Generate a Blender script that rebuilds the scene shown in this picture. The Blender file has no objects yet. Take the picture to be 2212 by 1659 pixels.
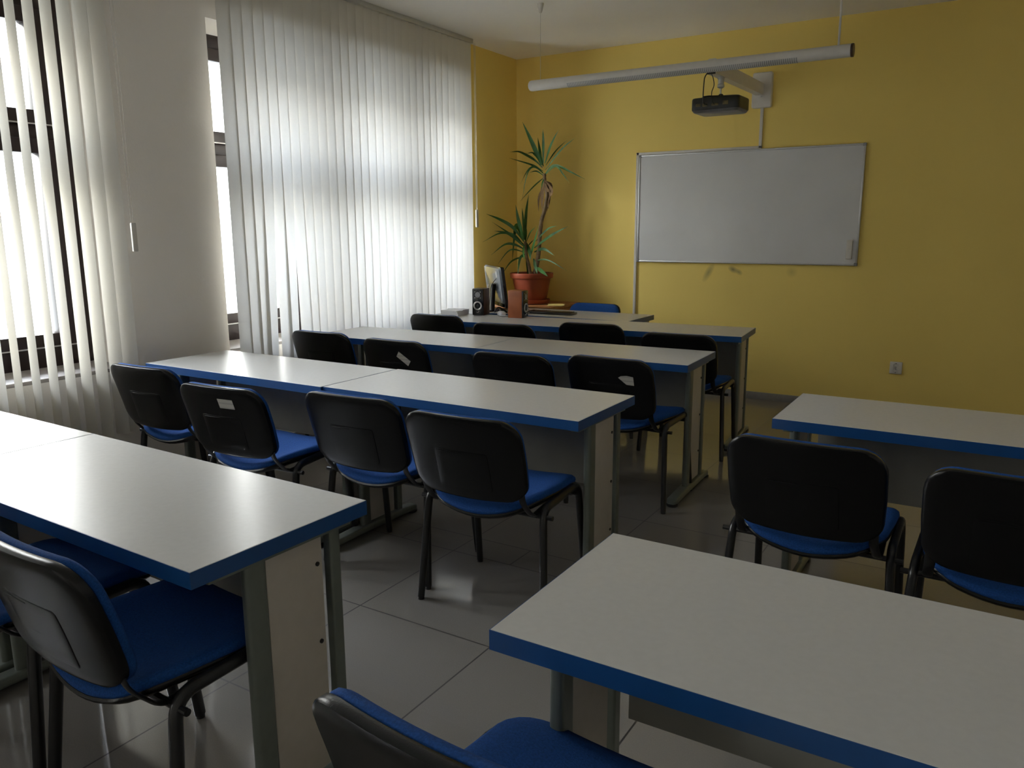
import bpy, bmesh, math, random
from mathutils import Vector, Matrix
R = math.radians
SC = bpy.context.scene
COL = SC.collection

# ---------------------------------------------------------------- camera
cam_d = bpy.data.cameras.new('camera'); cam = bpy.data.objects.new('camera', cam_d); COL.objects.link(cam)
F_PX, PITCH, YAW, ROLL, CZ = 1700.37, -0.1955, 0.5532, -0.0054, 1.4421
cam_d.sensor_width = 36.0; cam_d.sensor_fit = 'HORIZONTAL'; cam_d.lens = F_PX / 2212 * 36.0
cam_d.clip_start = 0.02; cam_d.clip_end = 200
fw = Vector((-math.sin(YAW)*math.cos(PITCH), math.cos(YAW)*math.cos(PITCH), math.sin(PITCH)))
rt = Vector((math.cos(YAW), math.sin(YAW), 0)); up = rt.cross(fw)
rt2 = rt*math.cos(ROLL) + up*math.sin(ROLL); up2 = -rt*math.sin(ROLL) + up*math.cos(ROLL)
M = Matrix((rt2, up2, -fw)).transposed().to_4x4(); M.translation = Vector((0, 0, CZ))
cam.matrix_world = M
SC.camera = cam

# ---------------------------------------------------------------- colour management
SC.view_settings.view_transform = 'Standard'; SC.view_settings.look = 'None'
SC.view_settings.gamma = 1.0; SC.view_settings.use_curve_mapping = False
SC.view_settings.exposure = 1.95

# ---------------------------------------------------------------- sky and daylight
SKY = 11.0
wd = bpy.data.worlds.new('sky'); SC.world = wd; wd.use_nodes = True
nt = wd.node_tree; nt.nodes.clear()
wo = nt.nodes.new('ShaderNodeOutputWorld'); wb = nt.nodes.new('ShaderNodeBackground')
wt = nt.nodes.new('ShaderNodeTexCoord'); ws = nt.nodes.new('ShaderNodeSeparateXYZ'); wr = nt.nodes.new('ShaderNodeValToRGB')
nt.links.new(wt.outputs['Generated'], ws.inputs[0]); 
wm = nt.nodes.new('ShaderNodeMath'); wm.operation = 'MULTIPLY_ADD'; wm.inputs[1].default_value = .5; wm.inputs[2].default_value = .5
nt.links.new(ws.outputs['Z'], wm.inputs[0]); nt.links.new(wm.outputs[0], wr.inputs[0])
cr = wr.color_ramp; cr.elements[0].position = 0.0; cr.elements[0].color = (.20, .21, .22, 1)
cr.elements[1].position = 1.0; cr.elements[1].color = (.55, .68, .95, 1)
for p, c in ((.49, (.22, .225, .23, 1)), (.52, (.33, .32, .31, 1)), (.60, (.36, .35, .33, 1)), (.66, (1.0, .98, .95, 1))):
    e = cr.elements.new(p); e.color = c
nt.links.new(wr.outputs[0], wb.inputs['Color']); wb.inputs['Strength'].default_value = SKY
nt.links.new(wb.outputs[0], wo.inputs['Surface'])
# portals in the two window openings and the added unseen one: they only steer the sampling of the sky
for name, y0, y1 in (('window_portal', -4.4, -1.7), ('window_portal', -.2, 2.55), ('window_portal', 3.22, 5.93)):
    l = bpy.data.lights.new(name, 'AREA'); l.shape = 'RECTANGLE'; l.size = 1.96; l.size_y = y1 - y0
    l.cycles.is_portal = True
    o = bpy.data.objects.new(name, l); COL.objects.link(o)
    o.location = (-4.52, (y0 + y1)/2, 1.678); o.rotation_euler = (0, R(-90), 0)
SC.cycles.diffuse_bounces = 8; SC.cycles.max_bounces = 14; SC.cycles.transparent_max_bounces = 16
SC.cycles.caustics_reflective = False; SC.cycles.caustics_refractive = False

# ---------------------------------------------------------------- materials
MATS = {}
def mat(name, col, rough=.6, metal=0., spec=.5, noise=None, bump=None, coat=0., trans=None):
    """principled material; noise=(scale, amount) varies the base colour, bump=(scale, strength)"""
    if name in MATS: return MATS[name]
    m = bpy.data.materials.new(name); m.use_nodes = True; t = m.node_tree; b = t.nodes['Principled BSDF']
    b.inputs['Base Color'].default_value = (*col, 1); b.inputs['Roughness'].default_value = rough
    b.inputs['Metallic'].default_value = metal; b.inputs['Specular IOR Level'].default_value = spec
    b.inputs['Coat Weight'].default_value = coat
    tc = t.nodes.new('ShaderNodeTexCoord')
    if noise:
        n = t.nodes.new('ShaderNodeTexNoise'); n.inputs['Scale'].default_value = noise[0]; n.inputs['Detail'].default_value = 4
        t.links.new(tc.outputs['Object'], n.inputs['Vector'])
        r = t.nodes.new('ShaderNodeMapRange'); r.inputs['From Min'].default_value = .3; r.inputs['From Max'].default_value = .7
        r.inputs['To Min'].default_value = 1-noise[1]; r.inputs['To Max'].default_value = 1+noise[1]
        t.links.new(n.outputs['Fac'], r.inputs['Value'])
        v = t.nodes.new('ShaderNodeVectorMath'); v.operation = 'SCALE'; v.inputs[0].default_value = col
        t.links.new(r.outputs[0], v.inputs['Scale']); t.links.new(v.outputs[0], b.inputs['Base Color'])
    if bump:
        n = t.nodes.new('ShaderNodeTexNoise'); n.inputs['Scale'].default_value = bump[0]; n.inputs['Detail'].default_value = 3
        t.links.new(tc.outputs['Object'], n.inputs['Vector'])
        bp = t.nodes.new('ShaderNodeBump'); bp.inputs['Strength'].default_value = bump[1]; bp.inputs['Distance'].default_value = .002
        t.links.new(n.outputs['Fac'], bp.inputs['Height']); t.links.new(bp.outputs[0], b.inputs['Normal'])
    MATS[name] = m
    return m

def floor_mat():
    m = bpy.data.materials.new('floor_tiles'); m.use_nodes = True; t = m.node_tree; b = t.nodes['Principled BSDF']
    g = t.nodes.new('ShaderNodeNewGeometry'); s = t.nodes.new('ShaderNodeSeparateXYZ'); t.links.new(g.outputs['Position'], s.inputs[0])
    def mth(op, a, b_=None, c=None):
        n = t.nodes.new('ShaderNodeMath'); n.operation = op
        for i, v in enumerate((a, b_, c)):
            if v is None: continue
            if isinstance(v, (int, float)): n.inputs[i].default_value = v
            else: t.links.new(v, n.inputs[i])
        return n.outputs[0]
    X, Y = s.outputs['X'], s.outputs['Y']
    T = .605; G = .0030
    def near_line(v, off, period):   # 1 on a grout line
        a = mth('SUBTRACT', v, off); a = mth('DIVIDE', a, period); f = mth('FRACT', mth('ADD', a, 100.5)); f = mth('ABSOLUTE', mth('SUBTRACT', f, .5))
        return mth('LESS_THAN', mth('MULTIPLY', f, period), G)
    in_strip = mth('MULTIPLY', mth('GREATER_THAN', Y, 2.73), mth('LESS_THAN', Y, 2.91))
    above = mth('GREATER_THAN', Y, 2.82)
    gx = near_line(X, -2.005, T); gxs = mth('MULTIPLY', in_strip, near_line(X, -2.005, T/2))
    gy1 = mth('MULTIPLY', above, near_line(Y, 2.91, .61)); gy0 = mth('MULTIPLY', mth('SUBTRACT', 1, above), near_line(Y, 2.73, .62))
    gr = mth('MAXIMUM', mth('MAXIMUM', gx, gxs), mth('MAXIMUM', gy1, gy0))
    # tone differs a little from tile to tile
    cx = mth('FLOOR', mth('DIVIDE', mth('ADD', X, 2.005), T)); cy = mth('FLOOR', mth('DIVIDE', mth('SUBTRACT', Y, 2.91), .61))
    cmb = t.nodes.new('ShaderNodeCombineXYZ'); t.links.new(cx, cmb.inputs[0]); t.links.new(cy, cmb.inputs[1])
    wn = t.nodes.new('ShaderNodeTexWhiteNoise'); t.links.new(cmb.outputs[0], wn.inputs['Vector'])
    n = t.nodes.new('ShaderNodeTexNoise'); n.inputs['Scale'].default_value = 260; n.inputs['Detail'].default_value = 2; t.links.new(g.outputs['Position'], n.inputs['Vector'])
    k = mth('ADD', mth('MULTIPLY', wn.outputs['Value'], .08), mth('MULTIPLY', n.outputs['Fac'], .25)); k = mth('ADD', k, .83)
    v = t.nodes.new('ShaderNodeVectorMath'); v.operation = 'SCALE'; v.inputs[0].default_value = (.235, .22, .20); t.links.new(k, v.inputs['Scale'])
    mx = t.nodes.new('ShaderNodeMix'); mx.data_type = 'RGBA'; t.links.new(gr, mx.inputs['Factor']); t.links.new(v.outputs[0], mx.inputs['A'])
    mx.inputs['B'].default_value = (.025, .021, .017, 1)
    t.links.new(mx.outputs['Result'], b.inputs['Base Color'])
    rr = mth('ADD', mth('MULTIPLY', gr, .5), .10); t.links.new(rr, b.inputs['Roughness'])
    b.inputs['Specular IOR Level'].default_value = .85
    return m

def wall_mat(name, col, scuffs=()):
    m = bpy.data.materials.new(name); m.use_nodes = True; t = m.node_tree; b = t.nodes['Principled BSDF']
    g = t.nodes.new('ShaderNodeNewGeometry')
    n = t.nodes.new('ShaderNodeTexNoise'); n.inputs['Scale'].default_value = 1.6; n.inputs['Detail'].default_value = 6; t.links.new(g.outputs['Position'], n.inputs['Vector'])
    r = t.nodes.new('ShaderNodeMapRange'); r.inputs['To Min'].default_value = .95; r.inputs['To Max'].default_value = 1.05; t.links.new(n.outputs['Fac'], r.inputs['Value'])
    v = t.nodes.new('ShaderNodeVectorMath'); v.operation = 'SCALE'; v.inputs[0].default_value = col; t.links.new(r.outputs[0], v.inputs['Scale'])
    out = v.outputs[0]
    for (cx, cy, cz, sx, sz, ang, amt) in scuffs:      # dirty marks on the paint
        mp = t.nodes.new('ShaderNodeMapping'); mp.vector_type = 'TEXTURE'; mp.inputs['Location'].default_value = (cx, cy, cz); mp.inputs['Rotation'].default_value = (0, ang, 0)
        mp.inputs['Scale'].default_value = (sx, 1, sz); t.links.new(g.outputs['Position'], mp.inputs['Vector'])
        gr = t.nodes.new('ShaderNodeTexGradient'); gr.gradient_type = 'SPHERICAL'; t.links.new(mp.outputs[0], gr.inputs[0])
        a = t.nodes.new('ShaderNodeMath'); a.operation = 'MULTIPLY'; a.inputs[1].default_value = amt; t.links.new(gr.outputs['Fac'], a.inputs[0])
        mx = t.nodes.new('ShaderNodeMix'); mx.data_type = 'RGBA'; t.links.new(a.outputs[0], mx.inputs['Factor']); t.links.new(out, mx.inputs['A'])
        mx.inputs['B'].default_value = (.12, .10, .07, 1); out = mx.outputs['Result']
    t.links.new(out, b.inputs['Base Color']); b.inputs['Roughness'].default_value = .75; b.inputs['Specular IOR Level'].default_value = .25
    n2 = t.nodes.new('ShaderNodeTexNoise'); n2.inputs['Scale'].default_value = 90; t.links.new(g.outputs['Position'], n2.inputs['Vector'])
    bp = t.nodes.new('ShaderNodeBump'); bp.inputs['Strength'].default_value = .15; bp.inputs['Distance'].default_value = .003
    t.links.new(n2.outputs['Fac'], bp.inputs['Height']); t.links.new(bp.outputs[0], b.inputs['Normal'])
    return m

def blind_mat():
    m = bpy.data.materials.new('blind_fabric'); m.use_nodes = True; t = m.node_tree; t.nodes.clear()
    o = t.nodes.new('ShaderNodeOutputMaterial'); d = t.nodes.new('ShaderNodeBsdfDiffuse'); tr = t.nodes.new('ShaderNodeBsdfTranslucent'); mx = t.nodes.new('ShaderNodeMixShader')
    tc = t.nodes.new('ShaderNodeTexCoord'); w = t.nodes.new('ShaderNodeTexNoise'); w.inputs['Scale'].default_value = 400
    t.links.new(tc.outputs['Object'], w.inputs['Vector'])
    r = t.nodes.new('ShaderNodeMapRange'); r.inputs['To Min'].default_value = .93; r.inputs['To Max'].default_value = 1.05; t.links.new(w.outputs['Fac'], r.inputs['Value'])
    for node, c in ((d, (.80, .76, .67)), (tr, (.90, .92, .95))):
        v = t.nodes.new('ShaderNodeVectorMath'); v.operation = 'SCALE'; v.inputs[0].default_value = c; t.links.new(r.outputs[0], v.inputs['Scale']); t.links.new(v.outputs[0], node.inputs['Color'])
    mx.inputs[0].default_value = .36
    t.links.new(d.outputs[0], mx.inputs[1]); t.links.new(tr.outputs[0], mx.inputs[2]); t.links.new(mx.outputs[0], o.inputs['Surface'])
    return m

def glass_mat():
    m = bpy.data.materials.new('window_glass'); m.use_nodes = True; t = m.node_tree; t.nodes.clear()
    o = t.nodes.new('ShaderNodeOutputMaterial'); a = t.nodes.new('ShaderNodeBsdfTransparent'); g = t.nodes.new('ShaderNodeBsdfGlossy'); mx = t.nodes.new('ShaderNodeMixShader')
    a.inputs['Color'].default_value = (.93, .95, .95, 1); g.inputs['Roughness'].default_value = .02
    f = t.nodes.new('ShaderNodeFresnel'); f.inputs['IOR'].default_value = 1.3
    t.links.new(f.outputs[0], mx.inputs[0]); t.links.new(a.outputs[0], mx.inputs[1]); t.links.new(g.outputs[0], mx.inputs[2]); t.links.new(mx.outputs[0], o.inputs['Surface'])
    return m

def stripes_mat(name, axis, period, duty, c0, c1, rough=.4):
    """two colours alternating along one object axis"""
    m = bpy.data.materials.new(name); m.use_nodes = True; t = m.node_tree; b = t.nodes['Principled BSDF']
    tc = t.nodes.new('ShaderNodeTexCoord'); s = t.nodes.new('ShaderNodeSeparateXYZ'); t.links.new(tc.outputs['Object'], s.inputs[0])
    a = t.nodes.new('ShaderNodeMath'); a.operation = 'DIVIDE'; a.inputs[1].default_value = period; t.links.new(s.outputs[axis], a.inputs[0])
    f = t.nodes.new('ShaderNodeMath'); f.operation = 'FRACT'; t.links.new(a.outputs[0], f.inputs[0])
    l = t.nodes.new('ShaderNodeMath'); l.operation = 'LESS_THAN'; l.inputs[1].default_value = duty; t.links.new(f.outputs[0], l.inputs[0])
    mx = t.nodes.new('ShaderNodeMix'); mx.data_type = 'RGBA'; t.links.new(l.outputs[0], mx.inputs['Factor']); mx.inputs['A'].default_value = (*c0, 1); mx.inputs['B'].default_value = (*c1, 1)
    t.links.new(mx.outputs['Result'], b.inputs['Base Color']); b.inputs['Roughness'].default_value = rough
    return m

M_FLOOR = floor_mat()
M_YEL = wall_mat('yellow_paint', (.90, .69, .20), scuffs=((-2.14, 6.685, 1.06, .035, .10, .5, .55), (-1.93, 6.685, 1.09, .05, .03, .5, .8), (-1.88, 6.685, 1.07, .04, .025, .6, .6), (-1.45, 6.685, 1.08, .05, .05, 0, .25)))
M_WHT = wall_mat('white_paint', (.90, .86, .81))
M_CEIL = wall_mat('ceiling_paint', (.92, .90, .86))
M_BLIND = blind_mat(); M_GLASS = glass_mat()
M_FRAME = mat('dark_brown_frame', (.024, .014, .013), .35, noise=(8, .15))
M_LAM = mat('white_laminate', (.60, .60, .59), .27, spec=.36, noise=(60, .02), bump=(700, .02))
M_BLUE_E = mat('blue_edge', (.009, .065, .22), .35, noise=(20, .05))
M_GREYM = mat('grey_metal', (.17, .19, .165), .35, metal=.35, noise=(30, .05))
M_PANEL = mat('cream_panel', (.50, .46, .40), .45, noise=(30, .03))
M_MOD = mat('grey_panel', (.27, .265, .24), .4, metal=.1, noise=(12, .04))
M_FAB = mat('blue_fabric', (.010, .066, .26), .85, spec=.25, noise=(220, .25), bump=(500, .5))
M_PLA = mat('black_plastic', (.006, .006, .0065), .27, spec=.30, noise=(40, .2), bump=(400, .12))
M_TUBE = mat('black_tube', (.010, .010, .011), .28, noise=(30, .2))
M_WPL = mat('white_plastic', (.66, .63, .58), .35, noise=(25, .03))
M_ALU = mat('aluminium', (.55, .55, .55), .35, metal=.8, noise=(40, .05))
M_GPL = mat('grey_plastic', (.25, .25, .26), .4, noise=(40, .05))
M_BOARD = mat('whiteboard_enamel', (.66, .665, .67), .22, noise=(3, .03))
M_LEAF = mat('yucca_leaf', (.030, .105, .020), .5, spec=.3, noise=(14, .3))
M_LEAF2 = mat('old_leaf', (.20, .115, .045), .8, noise=(30, .3))
M_BARK = mat('yucca_bark', (.20, .135, .07), .85, noise=(40, .35), bump=(60, .8))
M_TERRA = mat('terracotta_plastic', (.30, .060, .025), .45, noise=(12, .08))
M_SOIL = mat('soil', (.03, .02, .014), .95, noise=(60, .4), bump=(80, 1))
M_WOOD = mat('orange_wood', (.42, .19, .07), .45, noise=(9, .15))
M_SPKW = mat('cherry_wood_veneer', (.36, .105, .035), .4, noise=(14, .12))
M_DWOOD = mat('dark_cherry_veneer', (.07, .028, .020), .3, noise=(14, .12))
M_BLK = mat('black_gloss', (.008, .008, .010), .15, noise=(20, .2))
M_MBACK = mat('glossy_grey_back', (.16, .18, .21), .12, noise=(8, .08))
M_SIL = mat('silver_plastic', (.60, .60, .58), .3, metal=.4, noise=(20, .04))
M_PAPY = mat('yellow_paper', (.75, .62, .22), .7, noise=(20, .05))
M_PAPW = mat('white_paper', (.75, .76, .78), .7, noise=(20, .03))
M_STICK = stripes_mat('printed_sticker', 'Z', .021, .30, (.42, .405, .37), (.31, .30, .28), .6)
M_PROJ = mat('projector_black', (.014, .015, .012), .35, noise=(30, .3))
M_PROJU = mat('projector_underside_sheen', (.16, .155, .16), .3, noise=(30, .1))  # paler grey paints the sheen on the black underside
M_BASEB = mat('baseboard_tile', (.28, .26, .24), .3, noise=(30, .08))
M_LOUV = stripes_mat('white_louvre', 'X', .0125, .5, (.30, .30, .29), (.60, .59, .56))
M_SILLM = mat('taupe_sill', (.36, .33, .31), .6, noise=(20, .05))
M_REDDISH = mat('pink_cable_cover', (.62, .30, .22), .6, noise=(30, .1))

# ---------------------------------------------------------------- mesh helpers
class MB:
    """collects shapes and links them as ONE mesh object"""
    def __init__(s): s.bm = bmesh.new()
    def box(s, x0, x1, y0, y1, z0, z1, bev=0., seg=2, mi=0, mtx=None):
        b = bmesh.new(); bmesh.ops.create_cube(b, size=1.0)
        for v in b.verts: v.co = Vector(((x0+x1)/2 + v.co.x*(x1-x0), (y0+y1)/2 + v.co.y*(y1-y0), (z0+z1)/2 + v.co.z*(z1-z0)))
        if bev > 0: bmesh.ops.bevel(b, geom=list(b.edges), offset=bev, segments=seg, affect='EDGES', profile=.5)
        s._join(b, mi, mtx); return s
    def _join(s, b, mi=0, mtx=None):
        vm = {}
        for v in b.verts: vm[v] = s.bm.verts.new(mtx @ v.co if mtx is not None else v.co)
        for f in b.faces:
            nf = s.bm.faces.new([vm[v] for v in f.verts]); nf.material_index = mi; nf.smooth = True
        b.free()
    def loft(s, rings, cap0=True, cap1=True, mi=0, closed=True):
        vs = [[s.bm.verts.new(p) for p in r] for r in rings]; n = len(rings[0])
        for a, b in zip(vs, vs[1:]):
            for i in range(n if closed else n-1):
                j = (i+1) % n
                f = s.bm.faces.new((a[i], a[j], b[j], b[i])); f.material_index = mi; f.smooth = True
        if cap0: f = s.bm.faces.new(list(reversed(vs[0]))); f.material_index = mi; f.smooth = True
        if cap1: f = s.bm.faces.new(vs[-1]); f.material_index = mi; f.smooth = True
        return s
    def tube(s, pts, rx, ry=None, n=12, mi=0, taper=None, upv=(0, 0, 1)):
        ry = ry or rx; pts = [Vector(p) for p in pts]; rings = []; U = Vector(upv); prev = None
        for i, p in enumerate(pts):
            d = (pts[min(i+1, len(pts)-1)] - pts[max(i-1, 0)]).normalized()
            if prev is None:
                a = d.cross(U)
                if a.length < .05: a = d.cross(Vector((1, 0, 0)))
                a.normalize()
            else:
                a = prev - d*prev.dot(d)
                a.normalize()
            prev = a; b = a.cross(d)
            k = taper[i] if taper else 1.
            rings.append([p + a*math.cos(2*math.pi*j/n)*rx*k + b*math.sin(2*math.pi*j/n)*ry*k for j in range(n)])
        return s.loft(rings, mi=mi)
    def lathe(s, prof, n=32, c=(0, 0, 0), axis='Z', mi=0, cap0=True, cap1=True):
        rings = []
        for r, z in prof:
            ring = []
            for j in range(n):
                t = 2*math.pi*j/n; x, y = r*math.cos(t), r*math.sin(t)
                p = {'Z': (x, y, z), 'X': (z, x, y), 'Y': (y, z, x)}[axis]
                ring.append(Vector(p) + Vector(c))
            rings.append(ring)
        return s.loft(rings, cap0, cap1, mi)
    def build(s, name, mats, parent=None, angle=35, loc=None):
        me = bpy.data.meshes.new(name); bmesh.ops.recalc_face_normals(s.bm, faces=s.bm.faces); s.bm.to_mesh(me); s.bm.free()
        for m in (mats if isinstance(mats, (list, tuple)) else [mats]): me.materials.append(m)
        me.set_sharp_from_angle(angle=R(angle))
        o = bpy.data.objects.new(name, me); COL.objects.link(o)
        if parent is not None: o.parent = parent
        if loc: o.location = loc
        return o

def smooth_path(pts, k=6):
    """Catmull-Rom through the points"""
    P = [Vector(p) for p in pts]; P = [P[0]*2-P[1]] + P + [P[-1]*2-P[-2]]; out = []
    for i in range(1, len(P)-2):
        for j in range(k):
            t = j/k; a, b, c, d = P[i-1], P[i], P[i+1], P[i+2]
            out.append(.5*((2*b) + (c-a)*t + (2*a-5*b+4*c-d)*t*t + (3*b-a-3*c+d)*t*t*t))
    out.append(P[-2]); return out

def fillet(pts, r, k=5):
    """polyline with rounded corners"""
    P = [Vector(p) for p in pts]; out = [P[0]]
    for i in range(1, len(P)-1):
        a, b, c = P[i-1], P[i], P[i+1]; ra = min(r, (a-b).length*.45, (c-b).length*.45)
        p0 = b + (a-b).normalized()*ra; p1 = b + (c-b).normalized()*ra
        for j in range(k+1):
            t = j/k; out.append(p0*(1-t)**2 + b*2*t*(1-t) + p1*t*t)
    out.append(P[-1]); return out

def rrect(w, h, r, n=6):
    """rounded rectangle, counter-clockwise, half sizes w and h"""
    r = max(min(r, w-.001, h-.001), .001); out = []
    for cx, cy, a0 in ((w-r, h-r, 0), (-w+r, h-r, 90), (-w+r, -h+r, 180), (w-r, -h+r, 270)):
        for i in range(n+1):
            a = R(a0 + 90*i/n); out.append((cx + r*math.cos(a), cy + r*math.sin(a)))
    # points along the straight runs, so that the plate can be bent
    res = []; L = len(out)
    for i in range(L):
        a, b = out[i], out[(i+1) % L]; res.append(a)
        if i % (n+1) == n:
            for k in range(1, 8): res.append((a[0]+(b[0]-a[0])*k/8, a[1]+(b[1]-a[1])*k/8))
    return res

def tag(o, label=None, cat=None, group=None, kind=None):
    if label: o['label'] = label
    if cat: o['category'] = cat
    if group: o['group'] = group
    if kind: o['kind'] = kind
    return o
def thing(name, label, cat, loc=(0, 0, 0), rz=0., group=None):
    o = bpy.data.objects.new(name, None); COL.objects.link(o); o.location = loc; o.rotation_euler = (0, 0, rz); o.empty_display_size = .1
    return tag(o, label, cat, group)
def copy_tree(o, parent=None):
    c = o.copy(); COL.objects.link(c); c.parent = parent
    for ch in list(KIDS.get(o.name, ())): copy_tree(ch, c)
    return c
KIDS = {}
def note_kids(root):
    for o in bpy.data.objects:
        if o.parent is not None: KIDS.setdefault(o.parent.name, []).append(o) if o not in KIDS.get(o.parent.name, []) else None
def struct(mb, name, m): return tag(mb.build(name, m), kind='structure')
UP = [(0.038, [(-3.585, 6.33, 1.992), (-3.638, 6.279, 2.16), (-3.724, 6.228, 2.361)]), (0.0253, [(-3.585, 6.33, 2.008), (-3.641, 6.396, 2.127), (-3.701, 6.461, 2.248)]), (0.0228, [(-3.569, 6.33, 2.007), (-3.549, 6.299, 2.188), (-3.54, 6.269, 2.293)]), (0.0213, [(-3.55, 6.33, 2.006), (-3.452, 6.258, 2.147), (-3.336, 6.187, 2.269)]), (0.0071, [(-3.541, 6.33, 1.99), (-3.493, 6.423, 2.116), (-3.434, 6.516, 2.212)]), (0.0142, [(-3.547, 6.33, 1.948), (-3.364, 6.286, 2.109), (-3.205, 6.242, 2.198)]), (0.0213, [(-3.553, 6.33, 1.906), (-3.477, 6.306, 1.968), (-3.391, 6.281, 1.973), (-3.257, 6.257, 1.917), (-3.105, 6.233, 1.848)]), (0.0121, [(-3.55, 6.33, 1.906), (-3.407, 6.266, 1.97), (-3.3, 6.203, 1.895), (-3.206, 6.139, 1.817)]), (0.0192, [(-3.578, 6.33, 1.971), (-3.667, 6.352, 2.04), (-3.776, 6.373, 2.095), (-3.867, 6.395, 2.128), (-3.973, 6.416, 2.131)]), (0.0172, [(-3.604, 6.33, 2.025), (-3.612, 6.235, 2.087), (-3.631, 6.139, 2.081)]), (0.0162, [(-3.566, 6.33, 1.917), (-3.721, 6.423, 1.999), (-4.02, 6.482, 2.085)]), (0.0132, [(-3.572, 6.33, 1.939), (-3.637, 6.31, 1.98), (-3.682, 6.291, 1.968), (-3.716, 6.271, 1.92), (-3.759, 6.252, 1.832)]), (0.0132, [(-3.572, 6.33, 1.928), (-3.637, 6.278, 1.975), (-3.676, 6.226, 1.905), (-3.696, 6.173, 1.686)]), (0.0061, [(-3.566, 6.33, 1.901), (-3.654, 6.362, 1.944), (-3.75, 6.395, 1.939)]), (0.0132, [(-3.559, 6.33, 1.885), (-3.715, 6.412, 1.813), (-3.908, 6.494, 1.691)]), (0.0132, [(-3.556, 6.33, 1.885), (-3.555, 6.29, 1.83), (-3.539, 6.25, 1.785)]), (0.0202, [(-3.566, 6.33, 1.981), (-3.619, 6.379, 2.061), (-3.659, 6.428, 2.173)])]
LOW = [(0.0331, [(-3.767, 6.33, 1.335), (-3.808, 6.304, 1.504), (-3.828, 6.279, 1.653)]), (0.021, [(-3.763, 6.33, 1.335), (-3.821, 6.404, 1.517), (-3.879, 6.477, 1.628)]), (0.0287, [(-3.756, 6.33, 1.335), (-3.803, 6.427, 1.565), (-3.834, 6.524, 1.75)]), (0.0276, [(-3.771, 6.33, 1.323), (-3.865, 6.29, 1.45), (-3.984, 6.25, 1.523), (-4.02, 6.081, 1.57)]), (0.0155, [(-3.774, 6.33, 1.298), (-3.979, 6.392, 1.401), (-4.02, 6.179, 1.499)]), (0.021, [(-3.771, 6.33, 1.274), (-3.906, 6.285, 1.39), (-4.02, 6.212, 1.418)]), (0.0199, [(-3.771, 6.33, 1.286), (-3.837, 6.267, 1.378), (-3.95, 6.205, 1.396), (-4.02, 6.021, 1.32)]), (0.021, [(-3.767, 6.33, 1.25), (-3.855, 6.309, 1.292), (-3.952, 6.287, 1.292), (-4.02, 6.157, 1.2)]), (0.0398, [(-3.774, 6.33, 1.323), (-3.841, 6.369, 1.432), (-3.901, 6.408, 1.459), (-3.943, 6.447, 1.37), (-3.995, 6.486, 1.136)]), (0.0133, [(-3.767, 6.33, 1.225), (-3.877, 6.261, 1.244), (-3.974, 6.192, 1.114)]), (0.0155, [(-3.76, 6.33, 1.189), (-3.958, 6.415, 1.133), (-4.02, 6.344, 1.015)]), (0.0221, [(-3.756, 6.33, 1.323), (-3.709, 6.22, 1.235), (-3.633, 6.11, 1.162)]), (0.0331, [(-3.746, 6.33, 1.31), (-3.692, 6.299, 1.233), (-3.664, 6.269, 1.153)]), (0.0265, [(-3.746, 6.33, 1.213), (-3.763, 6.251, 1.167), (-3.745, 6.172, 1.019)]), (0.0331, [(-3.739, 6.33, 1.201), (-3.753, 6.378, 1.089), (-3.789, 6.427, 0.98)]), (0.0099, [(-3.749, 6.33, 1.31), (-3.666, 6.268, 1.402), (-3.575, 6.206, 1.455)]), (0.0077, [(-3.742, 6.33, 1.268), (-3.727, 6.409, 1.321), (-3.744, 6.488, 1.345)]), (0.0232, [(-3.703, 6.33, 1.183), (-3.608, 6.228, 1.289), (-3.502, 6.126, 1.454)]), (0.0232, [(-3.66, 6.33, 1.263), (-3.44, 6.234, 1.372), (-3.213, 6.137, 1.456)]), (0.0155, [(-3.646, 6.33, 1.323), (-3.494, 6.281, 1.431), (-3.372, 6.233, 1.462)]), (0.0243, [(-3.66, 6.33, 1.226), (-3.542, 6.295, 1.256), (-3.412, 6.259, 1.199)]), (0.0121, [(-3.66, 6.33, 1.147), (-3.492, 6.28, 1.158), (-3.268, 6.231, 1.067)]), (0.0276, [(-3.667, 6.33, 1.166), (-3.63, 6.301, 1.095), (-3.595, 6.273, 1.03)]), (0.0309, [(-3.653, 6.33, 1.093), (-3.518, 6.229, 1.058), (-3.407, 6.128, 1.022)]), (0.0276, [(-3.764, 6.33, 1.31), (-3.736, 6.243, 1.372), (-3.704, 6.155, 1.491)]), (0.0243, [(-3.753, 6.33, 1.31), (-3.765, 6.357, 1.407), (-3.791, 6.383, 1.528)])]
STEM = [(-3.653, 6.33, 1.032), (-3.628, 6.33, 1.142), (-3.611, 6.33, 1.263), (-3.601, 6.33, 1.383), (-3.587, 6.33, 1.502), (-3.556, 6.33, 1.59), (-3.539, 6.33, 1.678), (-3.529, 6.33, 1.736), (-3.552, 6.33, 1.838), (-3.557, 6.33, 1.918)]
STEM2 = [(-3.686, 6.3, 1.033), (-3.703, 6.3, 1.111), (-3.728, 6.3, 1.202), (-3.741, 6.3, 1.323)]
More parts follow.
